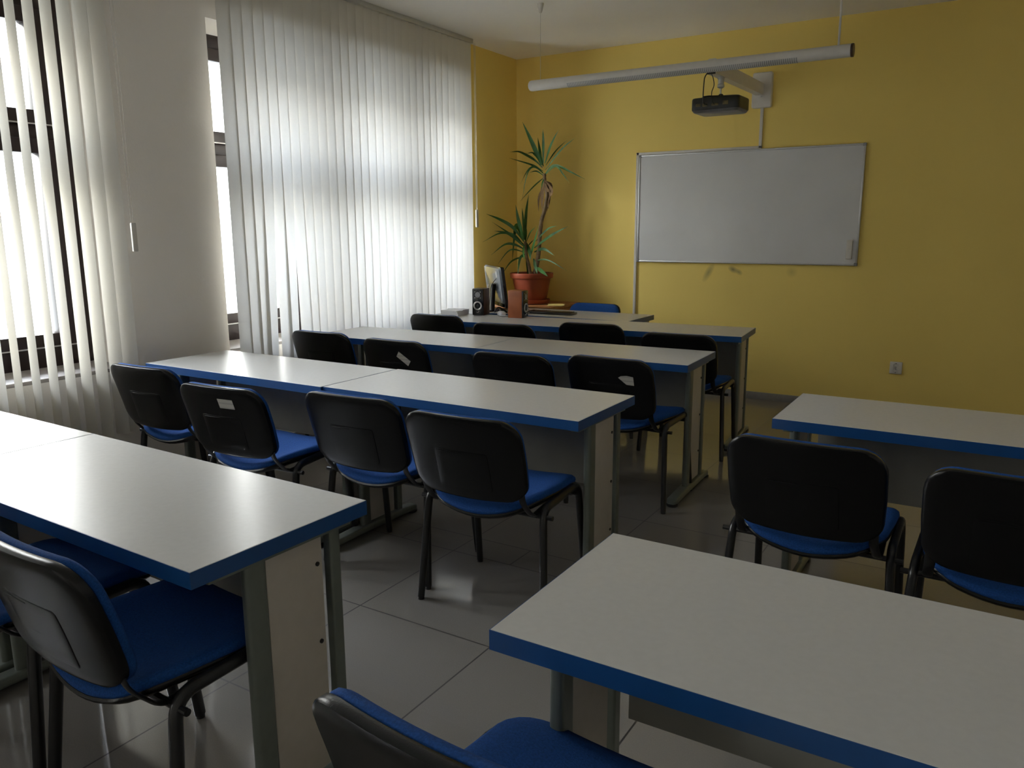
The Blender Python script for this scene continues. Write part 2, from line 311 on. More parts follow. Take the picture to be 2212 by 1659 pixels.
DEAD = [[(-3.547, 6.3180000000000005, 1.858), (-3.515, 6.3180000000000005, 1.767), (-3.484, 6.3180000000000005, 1.798)], [(-3.54, 6.33, 1.852), (-3.484, 6.33, 1.792), (-3.477, 6.33, 1.723)], [(-3.547, 6.342, 1.847), (-3.508, 6.342, 1.713), (-3.539, 6.342, 1.585)], [(-3.55, 6.3180000000000005, 1.858), (-3.565, 6.3180000000000005, 1.714), (-3.574, 6.3180000000000005, 1.58)], [(-3.54, 6.33, 1.847), (-3.527, 6.33, 1.713), (-3.514, 6.33, 1.606)], [(-3.547, 6.342, 1.853), (-3.49, 6.342, 1.808), (-3.502, 6.342, 1.702)], [(-3.547, 6.3180000000000005, 1.858), (-3.575, 6.3180000000000005, 1.768), (-3.584, 6.3180000000000005, 1.607)], [(-3.54, 6.33, 1.842), (-3.502, 6.33, 1.766), (-3.514, 6.33, 1.66)], [(-3.553, 6.342, 1.821), (-3.616, 6.342, 1.716), (-3.622, 6.342, 1.586)], [(-3.54, 6.3180000000000005, 1.858), (-3.471, 6.3180000000000005, 1.765), (-3.508, 6.3180000000000005, 1.692)]]

# ================================================================ the room
XW, YF, ZC = -4.06, 6.685, 2.99       # window wall, front wall, ceiling
XR, YB, XO = 2.45, -4.90, -4.50       # right wall, back wall, outer face of the window wall
W_FILL = (-4.40, -1.70); W1 = (-.20, 2.55); W2 = (3.22, 5.93); ZS, ZH = .707, 2.648  # first opening is unseen, added behind the camera for more light
struct(MB().box(XO, XR+.1, YB-.1, YF+.1, -.10, 0), 'floor', M_FLOOR)
struct(MB().box(XO, XR+.1, YB-.1, YF+.1, ZC, ZC+.1), 'ceiling', M_CEIL)
struct(MB().box(XO, XR+.1, YF, YF+.12, 0, ZC), 'wall_front', M_YEL)
struct(MB().box(XR, XR+.1, YB, YF, 0, ZC), 'wall_right', M_WHT)
struct(MB().box(XO, XR+.1, YB-.1, YB, 0, ZC), 'wall_back', M_WHT)
wl = MB()
wl.box(XO, XW, YB, 5.93, 0, ZS); wl.box(XO, XW, YB, 5.93, ZH, ZC)
wl.box(XO, XW, YB, W_FILL[0], ZS, ZH); wl.box(XO, XW, W_FILL[1], W1[0], ZS, ZH); wl.box(XO, XW, W1[1], W2[0], ZS, ZH, bev=.0)
wl.box(XO, XW, 5.93, YF, 0, ZC, mi=1)
struct(wl, 'wall_left', [M_WHT, M_YEL])
struct(MB().box(XW, XR, YF-.012, YF, 0, .062, bev=.002), 'baseboard_front', M_BASEB)
struct(MB().box(XW, XW+.012, YB, YF-.012, 0, .062, bev=.002), 'baseboard_left', M_BASEB)

def window(idx, y0, y1, mull):
    root = tag(bpy.data.objects.new('window_%d' % idx, None), kind='structure'); COL.objects.link(root)
    root.location = (0, y0, 0); W = y1-y0
    x0, x1 = -4.46, -4.39
    f = MB()
    f.box(x0, x1, 0, .09, ZS, ZH, bev=.004); f.box(x0, x1, W-.09, W, ZS, ZH, bev=.004)
    f.box(x0, x1, .09, W-.09, ZH-.085, ZH, bev=.004); f.box(x0, x1, .09, W-.09, ZS, ZS+.11, bev=.004)
    f.box(x0, x1, .09, W-.09, 1.915, 1.985, bev=.004)                    # transom
    for m in mull: f.box(x0, x1, m-.035, m+.035, ZS+.11, ZH-.085, bev=.004)
    f.build('window_frame', M_FRAME, root)
    cells = [.09] + [v for m in mull for v in (m-.035, m+.035)] + [W-.09]
    for i in range(0, len(cells), 2):
        a, b = cells[i], cells[i+1]
        for z0, z1 in ((ZS+.11, 1.915), (1.985, ZH-.085)):
            s = MB(); sx0, sx1 = x0+.012, x1+.022; t = .075
            u = .10
            s.box(sx0, sx1, a, a+u, z0, z1, bev=.005); s.box(sx0, sx1, b-u, b, z0, z1, bev=.005)
            s.box(sx0, sx1, a+u, b-u, z0, z0+t, bev=.005); s.box(sx0, sx1, a+u, b-u, z1-t, z1, bev=.005)
            sh = s.build('sash', M_FRAME, root)
            MB().box(x0+.03, x0+.036, a+u-.01, b-u+.01, z0+t-.01, z1-t+.01).build('pane', M_GLASS, sh)
            # silver gasket line along the lower rail, where frame and sash meet
            MB().box(x1+.0225, x1+.0265, a+.01, b-.01, z0+.001, z0+.008).build('gasket', M_SIL, sh)
    MB().box(-4.455, XW+.001, .0, W, ZS-.02, ZS+.002, bev=.004).build('window_sill', M_SILLM, root)
    return root
window(1, W1[0], W1[1], (.92, 1.83))
window(2, W2[0], W2[1], (.90, 1.81))
window(3, W_FILL[0], W_FILL[1], (.90, 1.80))  # unseen window, added to brighten the front wall and right side

# ---------------------------------------------------------------- vertical blinds
def slat_mesh(zt, zb, w, th0, th1, sh=0., flip=1):
    """one fabric slat, curved in section; th0 top angle, th1 bottom angle"""
    mb = MB(); rings = []; n = 9
    for k in range(13):
        t = k/12; z = zt+(zb-zt)*t; tt = max(0, (t-.35)/.65); tt = tt*tt*(3-2*tt); a = th0+(th1-th0)*tt; s = sh*tt; row = []
        ca, sa = math.cos(a), math.sin(a)
        for th in (1, -1):
            for j in (range(n) if th == 1 else range(n-1, -1, -1)):
                u = (j/(n-1)-.5)*w; c = .006*(1-(2*u/w)**2)*flip + th*.0003
                row.append((sa*u + ca*c, ca*u - sa*c + s, z))
        rings.append(row)
    return mb.loft(rings)
def blind(label, ys, ths, y0, y1, zb, special={}, cord_y=None, cord_z=1.33):
    root = thing('vertical_blind', label, 'blind', (-3.96, y0, 0), group=None)
    MB().box(-.022, .022, 0, y1-y0, ZC-.035, ZC, bev=.003).build('headrail', M_SIL, root)
    for i, (y, th) in enumerate(zip(ys, ths)):
        sp = special.get(i, (th, 0.))
        o = slat_mesh(ZC-.036, zb[i % len(zb)], .089, th, sp[0], sp[1]).build('slat', M_BLIND, root, angle=60)
        o.location = (0, y-y0, 0)
    if cord_y is not None:
        for d in (-.012, .006):
            MB().tube([(.03, cord_y-y0+d, ZC-.03), (.03, cord_y-y0+d*.9, 2.0), (.03, cord_y-y0+d*.8, cord_z+.08)], .0016, n=6).build('cord', M_WPL, root)
        MB().box(.022, .038, cord_y-y0-.014, cord_y-y0+.014, cord_z, cord_z+.15, bev=.004).build('cord_weight', M_WPL, root)
    return root
rnd = random.Random(3)
ys1 = [2.49-.083*k for k in range(33)]
ths1 = [R(v) for v in (60, 74, 81, 85, 88, 91, 93, 94)] + [R(84+rnd.uniform(-4, 4)) for _ in range(5)] + [R(24+rnd.uniform(-4, 4)) for _ in range(20)]  # the last, unseen slats are set nearly shut to darken the foreground
blind('half open cream vertical blind at the left edge, over the nearer window', ys1, ths1, -.24, 2.535, [.355, .362, .358], cord_y=2.562)
ys2 = [3.268+.082*k for k in range(31)]
ths2 = [R(12+rnd.uniform(-1.5, 1.5)) for _ in ys2]
for k in (4, 5, 6): ths2[k] = R(9)
blind('closed cream vertical blind over the far window, beside the yellow wall', ys2, ths2, 3.22, 5.79, [.36, .352, .364, .358],
      special={2: (R(12), -.016), 3: (R(12), -.046), 4: (R(8), .006), 5: (R(12), -.024), 6: (R(16), .026), 7: (R(14), .012)}, cord_y=5.80, cord_z=1.45)

# ================================================================ furniture
TD, TW, TT = .522, 1.280, .039
def make_table(label, loc, rz=0., group=None, W=TW, foot=.0):
    """origin: near left corner on the floor"""
    r = thing('classroom_table', label, 'table', loc, rz, group)
    e = .0015
    MB().box(e, W-e, e, TD-e, .75-TT, .75, bev=.0007, seg=1).build('tabletop', M_LAM, r)
    b = MB()
    b.box(0, W, 0, .0016, .75-TT+.0004, .7492); b.box(0, W, TD-.0016, TD, .75-TT+.0004, .7492)
    b.box(0, .0016, .0016, TD-.0016, .75-TT+.0004, .7492); b.box(W-.0016, W, .0016, TD-.0016, .75-TT+.0004, .7492)
    b.build('edge_band', M_BLUE_E, r)
    for s in (0, 1):
        xc = .045 if s == 0 else W-.045         # centre plane of the side frame
        l = MB()
        # near column: a broad rounded profile, rear column a narrow one
        l.loft([[(xc+p[0], .190+p[1], z) for p in rrect(.015, .030, .0125)] for z in (.045, .711)])
        l.loft([[(xc+p[0], .435+p[1], z) for p in rrect(.015, .017, .006)] for z in (.045, .711)])
        l.box(xc-.018, xc+.018, .06, .49, .690, .7108, bev=.003)
        l.loft([[(xc+px*kx, y, zz+pz*kz) for px, pz in rrect(.030, .015, .011)] for y, zz, kx, kz in
                ((-.062, .024, .55, .6), (-.052, .025, .85, .85), (-.03, .027, 1, .95), (.12, .031, 1, 1.1), (.45, .031, 1, 1.1), (.53, .027, 1, .95), (.552, .025, .85, .85), (.562, .024, .55, .6))])
        lg = l.build('leg', M_GREYM, r)
        sx = 1 if s else -1
        MB().box(min(xc+sx*.004, xc+sx*.009), max(xc+sx*.004, xc+sx*.009), .219, .392, .055, .705, bev=.001).build('cable_cover', M_PANEL, lg)
        MB().box(min(xc-sx*.004, xc-sx*.009), max(xc-sx*.004, xc-sx*.009), .219, .392, .055, .705, bev=.001).build('inner_cover', M_PANEL, lg)
        for z in (.62, .41, .2): MB().lathe([(.0005, 0), (.006, .0), (.006, .003), (.0005, .004)], 10, c=(xc+(.009 if sx > 0 else -.013), .375, z), axis='X').build('screw', M_TUBE, lg)
        for y in (-.035, .535): MB().lathe([(.030, 0), (.033, .004), (.032, .013), (.020, .017)], 20, c=(xc, y, 0)).build('foot_pad', M_TUBE, lg)
    MB().box(.09, W-.09, .425, .441, .36, .7105, bev=.001).build('modesty_panel', M_MOD, r)
    br = MB(); br.loft([[(.045+p[0], .09+p[1], z) for p in rrect(.03*k, .035*k, .02)] for z, k in ((.7105, 1), (.700, .9), (.694, .5))])
    br.build('corner_bracket', M_SIL, r)
    return r

G_T = 'blue edged classroom tables'
T = [
 # L3, L2, L1, L4, right ones
 ('pale table with window glare, left half of the second row', (-3.822, 2.487, 0), 0),
 ('pale table in mid picture, right half of the second row, unglared', (-2.5385, 2.497, 0), 0),
 ('pale table at the window end of the third row, behind the chairs with white stickers', (-3.876, 3.742, 0), R(2.2)),
 ('aisle end table of the third row, behind the chair with torn sticker', (-2.5945, 3.791, 0), R(2.2)),
 ('pale table under the left speaker at the window end of the row nearest the teacher', (-3.897, 4.808, 0), R(5.2)),
 ('pale table at the aisle end of the row nearest the teacher', (-2.6375, 4.923, 0), R(5.2)),
 ('glaring pale table cut by the left edge of the picture', (-3.912, 1.000, 0), R(-1.4)),
 ('large pale table in the left foreground, its blue corner pointing at the camera', (-2.6405, .969, 0), R(-1.4)),
 ('pale blue edged table in the right foreground with the blue chair tucked to it', (-.706, 1.062, 0), 0),
 ('pale table on the right behind the two black backed chairs, nearest the yellow wall', (-.666, 2.902, 0), 0),
 ("teacher's pale table carrying the keyboard and monitor, before the plant", (-3.620, 5.474, 0), 0),
]
for i, (lab, loc, rz) in enumerate(T): make_table(lab, loc, rz, G_T, W={4: 1.262, 5: 1.265, 6: 1.27, 10: 1.268}.get(i, TW))

# ---------------------------------------------------------------- chairs
def shell_y(x, z):
    t = (z-.474)/(.805-.474)
    return -.031 + (-.125+.031)*t - .021*(1-(x/.237)**2) + .006*math.sin(math.pi*t)
def plate(mb, rings, r0=.075, w=.237, zc=.6435, h=.1615):
    R_ = []
    for ins, dy in rings:
        ring = []
        for x, z in rrect(w-ins, h-ins, r0-ins*.9):
            if z < 0: z *= 1 - .10*(x/w)**2*(-z/h)      # lower edge sags in the middle
            ring.append((x*(1-.035*max(0, -z/h)), shell_y(x, zc+z)+dy, zc+z))
        R_.append(ring)
    mb.loft(R_)
def make_chair():
    r = thing('conference_chair', '', 'chair')
    m = MB(); plate(m, [(.020, .011), (.005, .013), (0, .009), (0, -.007), (.003, -.013), (.012, -.0165), (.034, -.0175), (.07, -.018), (.11, -.018), (.145, -.018), (.158, -.018)])
    bk = m.build('backrest', M_PLA, r, angle=50)
    m = MB(); R_ = []
    for ins, dy in ((.0, -.0165), (.001, -.0190), (.003, -.0195), (.03, -.0195), (.06, -.0195)):
        R_.append([(x, shell_y(x, .60+z)+dy, .60+z) for x, z in rrect(.11-ins, .075-ins, .01)])
    m.loft(R_); m.build('embossed_panel', M_PLA, bk)
    MB().box(-.095, -.005, shell_y(-.05, .665)-.0215, shell_y(-.05, .665)-.019, .664, .6665, bev=.0008).build('moulded_rib', M_PLA, bk)
    m = MB(); plate(m, [(.010, .008), (.003, .013), (.0005, .020), (.001, .028), (.008, .036), (.022, .041), (.05, .044), (.09, .045), (.13, .045), (.155, .045)], w=.2325, h=.163)
    m.build('back_cushion', M_FAB, r, angle=60)
    # seat
    def seat(mb, rings, w=.237, yc=.215, d=.215):
        R_ = []
        for ins, z in rings:
            ring = []
            for x, y in rrect(w-ins, d-ins, .10-ins*.8):
                if y < 0: y = y - .030*(1-(x/w)**2)*(-y/d)
                Y = yc+y; f = max(0, (Y-.30)/.13)
                rf = max(0, min(1, (.30-Y)/.26))
                ring.append((x*(1-.03*max(0, -y/d)), Y-.012*rf, z + .016*(x/w)**2 - .010 + rf*(.046*(x/w)**2 - .030) - .022*f*f))
            R_.append(ring)
        mb.loft(R_)
    m = MB(); seat(m, [(.155, .432), (.11, .432), (.05, .434), (.015, .438), (.002, .446), (0, .452), (.003, .458), (.02, .458)]); m.build('seat_pan', M_PLA, r, angle=50)
    m = MB(); seat(m, [(.02, .457), (.004, .458), (.001, .465), (.003, .475), (.014, .484), (.04, .488), (.09, .489), (.15, .489)]); m.build('seat', M_FAB, r, angle=60)
    # four legs, front and rear of each side being one bent tube cut in the middle
    for sx in (-1, 1):
        path = fillet([(sx*.272, 0, .012), (sx*.247, .045, .445), (sx*.240, .362, .455), (sx*.252, .418, .012)], .055, 6)
        mid = len(path)//2
        seg = path[:mid+1]; a = MB().tube(seg, .0168, .0138, n=12, upv=(1, 0, 0)); a.lathe([(.001, .0), (.013, .0), (.013, .02), (.001, .02)], 12, c=(sx*.272, 0, 0)); a.build('leg', M_TUBE, r, angle=50)
        seg = path[mid:]; a = MB().tube(seg, .0168, .0138, n=12, upv=(1, 0, 0)); a.lathe([(.001, .0), (.013, .0), (.013, .02), (.001, .02)], 12, c=(sx*.252, .418, 0)); a.build('leg', M_TUBE, r, angle=50)
        p = fillet([(sx*.205, .17, .425), (sx*.212, .03, .418), (sx*.205, shell_y(.205, .49)+.004, .49), (sx*.205, shell_y(.205, .56)+.004, .56)], .03, 5)
        MB().tube(p, .0145, .005, n=10, upv=(0, 0, 1)).build('back_support', M_TUBE, r, angle=50)
    for y, L in ((.048, .284), (.345, .25)):
        c = MB().tube([(-L, y, .418), (L, y, .418)], .009, n=10)
        c.build('cross_bar', M_TUBE, r)
    return r
proto = make_chair(); note_kids(proto)
CH = [
 ('black backed blue chair beside the half open blind, leftmost of the second row', -3.471, 2.348, 2.7),
 ('black backed chair with a pale rectangular sticker, in the second row of the left block', -2.744, 2.215, 3.8),
 ('black chair under the joint of two tables, between the stickered chair and the aisle chair', -2.138, 2.352, 2.4),
 ('black backed blue chair by the aisle, fully seen before the joined tables in mid picture', -1.565, 2.291, 2.6),
 ('black chair nearest the far window blind, leftmost of the third row', -3.655, 3.70, 3),
 ('black chair with a slanted white sticker on its back', -2.993, 3.64, -.2),
 ('unstickered black chair of the third row, left of the one with a torn sticker', -2.135, 3.55, 1.9),
 ('black chair with a torn white sticker on its back, by the aisle', -1.630, 3.680, -2.),
 ('half hidden black chair at the window end of the row nearest the teacher', -3.612, 4.86, 3),
 ('half hidden low black chair in front of the two loudspeakers', -2.870, 4.627, 4.5),
 ('half hidden black chair in front of the keyboard', -2.355, 4.93, 5),
 ('black chair at the aisle end of the row nearest the teacher', -1.652, 4.713, 3.3),
 ('black backed chair on the right of the aisle, before the table nearest the yellow wall', -.456, 2.541, -1),
 ('black chair with blue cushion top, cut by the right edge of the picture', .111, 2.471, 0),
 ('large dark chair in the bottom left corner with its back to the camera', -1.690, .895, -2),
 ('dark blue seat at the far left edge, its back outside the picture', -2.262, .885, 0),
 ('blue chair at the bottom edge of the picture, nearest the camera', -.552, .828, -4),
 ("teacher's chair facing the camera, only its blue back top showing", -2.93, 6.00, 180),
]
chairs = []
for i, (lab, x, y, a) in enumerate(CH):
    c = proto if i == 0 else copy_tree(proto)
    c.location = (x, y, 0); c.rotation_euler = (0, 0, R(a)); tag(c, lab, 'chair', 'blue and black conference chairs'); chairs.append(c)

def sticker(ch, x, z, w, h, ang, label, corners=None):
    """a paper label stuck on the back of a chair shell"""
    m = MB(); pts = corners or [(-w/2, -h/2), (w/2, -h/2), (w/2, h/2), (-w/2, h/2)]; ca, sa = math.cos(ang), math.sin(ang)
    P = [(x+a*ca-b*sa, z+a*sa+b*ca) for a, b in pts]
    m.loft([[(px, shell_y(px, pz)-.0200, pz) for px, pz in P], [(px, shell_y(px, pz)-.0204, pz) for px, pz in P]])
    o = m.build('sticker', M_STICK, ch); o['label'] = label
sticker(chairs[1], .062, .735, .082, .042, 0, 'pale printed sticker')
sticker(chairs[5], .085, .700, .088, .040, R(-38), 'slanted pale printed sticker')
sticker(chairs[7], .110, .700, .08, .045, 0, 'torn pale printed sticker', [(-.045, .010), (-.004, -.024), (.035, -.026), (.035, .020), (.0, .024), (-.03, .020)])

# ================================================================ front wall
wb = thing('whiteboard', 'large white magnetic board with a thin aluminium frame on the yellow wall', 'whiteboard', (-1.878, YF, 1.600))
HW, HH = .917, .460
MB().box(-HW+.008, HW-.008, -.018, -.002, -HH+.008, HH-.008).build('board_panel', M_BOARD, wb)
f = MB()
f.box(-HW, HW, -.024, 0, HH-.014, HH, bev=.003); f.box(-HW, HW, -.024, 0, -HH, -HH+.014, bev=.003)
f.box(-HW, -HW+.014, -.024, 0, -HH, HH, bev=.003); f.box(HW-.014, HW, -.024, 0, -HH, HH, bev=.003)
f.build('frame', M_ALU, wb)
for sx in (-1, 1):
    for sz in (-1, 1):
        x0, x1 = sorted((sx*(HW+.002), sx*(HW-.022))); z0, z1 = sorted((sz*(HH+.002), sz*(HH-.022)))
        MB().box(x0, x1, -.026, 0, z0, z1, bev=.004).build('corner_cap', M_GPL, wb)
er = MB().box(-1.045, -1.000, YF-.045, YF-.018, 1.190, 1.340, bev=.006).build('board_eraser', M_WPL)
tag(er, 'small off-white eraser clinging to the lower right of the whiteboard', 'eraser')

dk = thing('cable_duct', 'thin white cable duct running from projector plate along the whiteboard edge', 'cable duct', (-2.8, YF-.0005, 0))
DX = 2.8
d = .011
m = MB(); m.box(-1.768+DX, -1.744+DX, -.016, 0, 2.065, 2.372, bev=.002); m.build('duct_run', M_WPL, dk)
m = MB(); m.box(-2.822+DX, -1.744+DX, -.016, 0, 2.061, 2.083, bev=.002); m.build('duct_run', M_WPL, dk)
m = MB(); m.box(-2.824+DX, -2.800+DX, -.016, 0, .062, 2.083, bev=.002); m.build('duct_run', M_WPL, dk)

so = thing('wall_socket', 'white double power socket low on the yellow wall', 'socket', (-.624, YF, .363))
MB().box(-.044, .044, -.014, 0, -.048, .048, bev=.006, seg=3).build('cover_plate', M_WPL, so)
for z in (.021, -.021):
    q = MB().lathe([(.0185, -.0145), (.0185, -.0165), (.0165, -.0165), (.015, -.0120), (.0005, -.0120)], 24, c=(0, 0, z), axis='Y', cap0=False).build('outlet', M_WPL, so)
    h = MB()
    for x in (-.0095, .0095): h.lathe([(.0028, -.0122), (.0028, -.0135), (.0003, -.0135)], 10, c=(x, 0, z-.004), axis='Y')
    h.box(-.004, .004, -.0175, -.0125, z+.011, z+.016); h.box(-.004, .004, -.0175, -.0125, z-.016, z-.012)
    h.build('pin_holes', M_TUBE, q)

# ---------------------------------------------------------------- projector on its wall arm
pm = thing('projector_mount', 'grey wall plate and arm holding the projector above the whiteboard', 'projector mount', (-1.76, YF, 2.5))
MB().loft([[(p[0], y, p[1]+.008) for p in rrect(.078-i, .135-i, .016)] for y, i in ((0, 0), (-.028, 0), (-.034, .006))]).build('wall_plate', M_WPL, pm)
arm = MB(); A = Vector((-.017, -.03, -.030)); B = Vector((-.070, -1.085, -.022))
arm.loft([[(c.x+dx, c.y, c.z+dz) for dx, dz in ((-.03, 0), (.03, 0), (.03, hh), (.022, hh+.006), (-.022, hh+.006), (-.03, hh))] for c, hh in ((A, .086), (B, .092))])
arm.build('arm', M_WPL, pm)
MB().box(-.098, -.042, -1.092, -1.084, -.026, .03).build('arm_end_cap', M_TUBE, pm)
MB().lathe([(.001, -.001), (.008, -.001), (.008, .006), (.001, .006)], 12, c=(.0, -.045, -.045)).build('lock_screw', M_SIL, pm)
MB().lathe([(.026, 0), (.026, -.01), (.022, -.012), (.020, -.045), (.024, -.05), (.024, -.066), (.012, -.074), (.006, -.076), (.006, -.118)], 20, c=(-.060, -.90, -.020)).build('neck_joint', M_SIL, pm)

pj = thing('projector', 'black projector hanging under the wall arm', 'projector', (-1.815, 5.775, 2.285), R(-2))
b = MB()
b.loft([[(p[0]*kx, p[1]*ky, z) for p in rrect(.172, .125, .03)] for z, kx, ky in ((-.034, .985, .98), (-.028, 1, 1), (.036, 1, 1), (.046, .985, .98), (.050, .95, .93))])
bo = b.build('housing', M_PROJ, pj, angle=40)
MB().loft([[(p[0]*k, p[1]*k, z) for p in rrect(.172, .125, .03)] for z, k in ((-.052, .86), (-.048, .92), (-.034, .985))]).build('underside', M_PROJU, pj)
M_BRASS = mat('connector_brass', (.13, .10, .03), .4, noise=(60, .5))
for x0, x1, z0, z1 in ((-.135, -.10, -.012, .008), (-.085, -.05, -.014, .010), (.06, .10, -.010, .016), (-.02, .03, -.012, .004)): MB().box(x0, x1, -.128, -.124, z0, z1, bev=.002).build('connector', M_BRASS, bo)
MB().lathe([(.03, 0), (.034, .012), (.030, .018), (.024, .010)], 24, c=(.09, .124, .005), axis='Y').build('lens', M_BLK, pj)
mt = MB()
for x, y in ((-.10, -.07), (.04, -.09), (.02, .06), (.12, .02)):
    mt.tube([(0, 0, .066), (x*.7, y*.7, .066), (x, y, .062), (x, y, .048)], .006, n=8); mt.lathe([(.010, .048), (.010, .060), (.004, .064)], 10, c=(x, y, 0))
mt.lathe([(.02, .058), (.02, .072), (.008, .082)], 14)
mt.build('mounting_spider', M_TUBE, pj)
MB().tube(fillet([(-.05, -.13, .0), (-.052, -.20, -.004), (-.05, -.215, .06), (-.050, -.20, .17), (-.035, -.175, .205)], .03), .004, n=8).build('cable', M_TUBE, pj)
MB().tube(smooth_path([(.0, -.128, -.003), (-.002, -.165, .02), (-.012, -.150, .075), (.004, -.155, .12), (-.004, -.16, .17), (-.018, -.17, .203)]), .003, n=8).build('cable', M_TUBE, pj)

# ---------------------------------------------------------------- hanging lamp
lp = thing('pendant_lamp', 'long white tubular pendant lamp hanging over the front row, unlit', 'lamp', (-1.94, 5.176, 2.446), R(.3))
HL, rr = 1.085, .037
prof = [(.012, -HL-.006), (.026, -HL-.003), (.034, -HL+.004), (rr, -HL+.016), (rr, HL-.012)]
MB().lathe(prof, 36, axis='X', cap1=False).build('lamp_body', M_WPL, lp)
MB().lathe([(rr+.0006, HL-.014), (rr+.0012, HL-.006), (rr, HL), (.001, HL+.001)], 36, axis='X').build('end_cap', mat('brown_end_cap', (.055, .030, .018), .35, noise=(30, .2)), lp)
lv = MB(); rows = []
for k in range(13):
    a = R(-160 + k*100/12); rows.append([(x, math.cos(a)*(rr+.0012), math.sin(a)*(rr+.0012)) for x in (-.775, .775)] )
lv.loft([[r[0] for r in rows] + [(-.775, math.cos(R(-160+k*100/12))*(rr-.002), math.sin(R(-160+k*100/12))*(rr-.002)) for k in range(12, -1, -1)],
         [r[1] for r in rows] + [(.775, math.cos(R(-160+k*100/12))*(rr-.002), math.sin(R(-160+k*100/12))*(rr-.002)) for k in range(12, -1, -1)]])
lv.build('louvre', M_LOUV, lp)
MB().tube([(-1.0, 0, rr-.002), (-1.0, 0, ZC-2.446)], .0013, n=6).build('suspension_wire', M_SIL, lp)
MB().tube([(1.0, 0, rr-.002), (1.0, 0, ZC-2.446)], .0065, n=10).build('power_rod', M_WPL, lp)
for x, r0 in ((-1.0, .022), (1.0, .03)): MB().lathe([(.004, ZC-2.446-.065), (.010, ZC-2.446-.06), (r0, ZC-2.446-.008), (r0, ZC-2.446)], 20, c=(x, 0, 0)).build('ceiling_rose', M_WPL, lp)

# ================================================================ corner desk, plant and teacher's things
cd = thing('corner_desk', 'small orange-brown wooden desk in the corner under the potted plant', 'desk', (-3.66, 6.33, 0))
MB().box(-.36, .31, -.30, .33, .730, .755, bev=.003).build('desktop', M_WOOD, cd)
for x in (-.34, .285): MB().box(x-.011, x+.011, -.27, .31, 0, .730, bev=.001).build('side_panel', M_WOOD, cd)
MB().box(-.329, .274, .28, .295, .12, .730).build('back_panel', M_WOOD, cd)

pl = thing('potted_yucca', 'tall two-stemmed yucca in a terracotta pot in the corner', 'plant', (0, 0, 0))
PC = (-3.69, 6.33)
MB().lathe([(.001, .755), (.135, .755), (.160, .762), (.172, .795), (.168, .797), (.150, .772), (.001, .768)], 40, c=(*PC, 0)).build('saucer', M_TERRA, pl)
MB().lathe([(.001, .772), (.128, .772), (.136, .78), (.176, .985), (.178, .992), (.194, .992), (.198, .998), (.200, 1.034), (.196, 1.038), (.186, 1.036), (.180, .99), (.176, .985), (.001, .98)], 44, c=(*PC, 0)).build('pot', M_TERRA, pl)
MB().lathe([(.178, .986), (.177, 1.004), (.11, 1.012), (.001, 1.014)], 30, c=(*PC, 0)).build('soil', M_SOIL, pl)
s1 = [Vector(STEM[0])-Vector((.01, 0, .05))] + [Vector(p) for p in STEM]
sp = smooth_path(s1, 5); rn = random.Random(8)
MB().tube(sp, .0185, n=12, taper=[1.15-.35*i/len(sp)+rn.uniform(-.08, .08) for i in range(len(sp))]).build('stem', M_BARK, pl)
s2 = smooth_path([Vector(STEM2[0])-Vector((-.005, 0, .04))] + STEM2, 5)
MB().tube(s2, .015, n=12, taper=[1.1-.3*i/len(s2)+rn.uniform(-.08, .08) for i in range(len(s2))]).build('stem', M_BARK, pl)
def leaf(mb, w, pts, seed):
    q = smooth_path(pts, 5); n = len(q); rn = random.Random(seed); rings = []
    side0 = None
    for i, p in enumerate(q):
        t = i/(n-1); d = (q[min(i+1, n-1)]-q[max(i-1, 0)]).normalized()
        s = d.cross(Vector((0, -1, .15)))              # blades lie roughly across the view of the room
        if s.length < .05: s = Vector((1, 0, 0))
        s.normalize(); nn = s.cross(d).normalized()
        k = (.35+.65*min(1, t/.35)) if t < .35 else max(.03, 1-((t-.35)/.65)**1.8)
        hw = w*.5*k*1.15
        rings.append([p - s*hw + nn*hw*.35, p - nn*.0008, p + s*hw + nn*hw*.35, p + nn*.0012 + nn*hw*.06])
    mb.loft(rings)
m = MB()
for i, (w, pts) in enumerate(UP): leaf(m, max(w, .012), pts, i)
m.build('leaf_crown', M_LEAF, pl, angle=30)
m = MB()
for i, (w, pts) in enumerate(LOW): leaf(m, max(w, .012), pts, 50+i)
m.build('leaf_crown', M_LEAF, pl, angle=30)
m = MB()
for i, pts in enumerate(DEAD): leaf(m, .022, pts, 90+i)
m.build('withered_leaves', M_LEAF2, pl, angle=30)

m = MB().box(-.07, .07, -.10, .10, 0, .003, mtx=Matrix.Rotation(R(20), 4, 'Z')); m.box(-.07, .07, -.10, .10, .003, .006, mtx=Matrix.Rotation(R(32), 4, 'Z'))
o = m.build('yellow_papers', M_PAPY, loc=(-3.405, 6.28, .7555)); tag(o, 'loose yellow papers beside the plant pot on the corner desk', 'papers')
m = MB()
for k in range(6): m.box(-.075, .075, -.10, .10, k*.007, k*.007+.0065, mtx=Matrix.Rotation(R(6+rnd.uniform(-4, 4)), 4, 'Z'))
m.box(-.07, .07, -.09, .09, .042, .0425, mtx=Matrix.Rotation(R(28), 4, 'Z'))
o = m.build('paper_stack', M_PAPW, loc=(-3.765, 5.22, .7505)); tag(o, 'low pile of white paper left of the loudspeaker with the silver ring', 'papers')

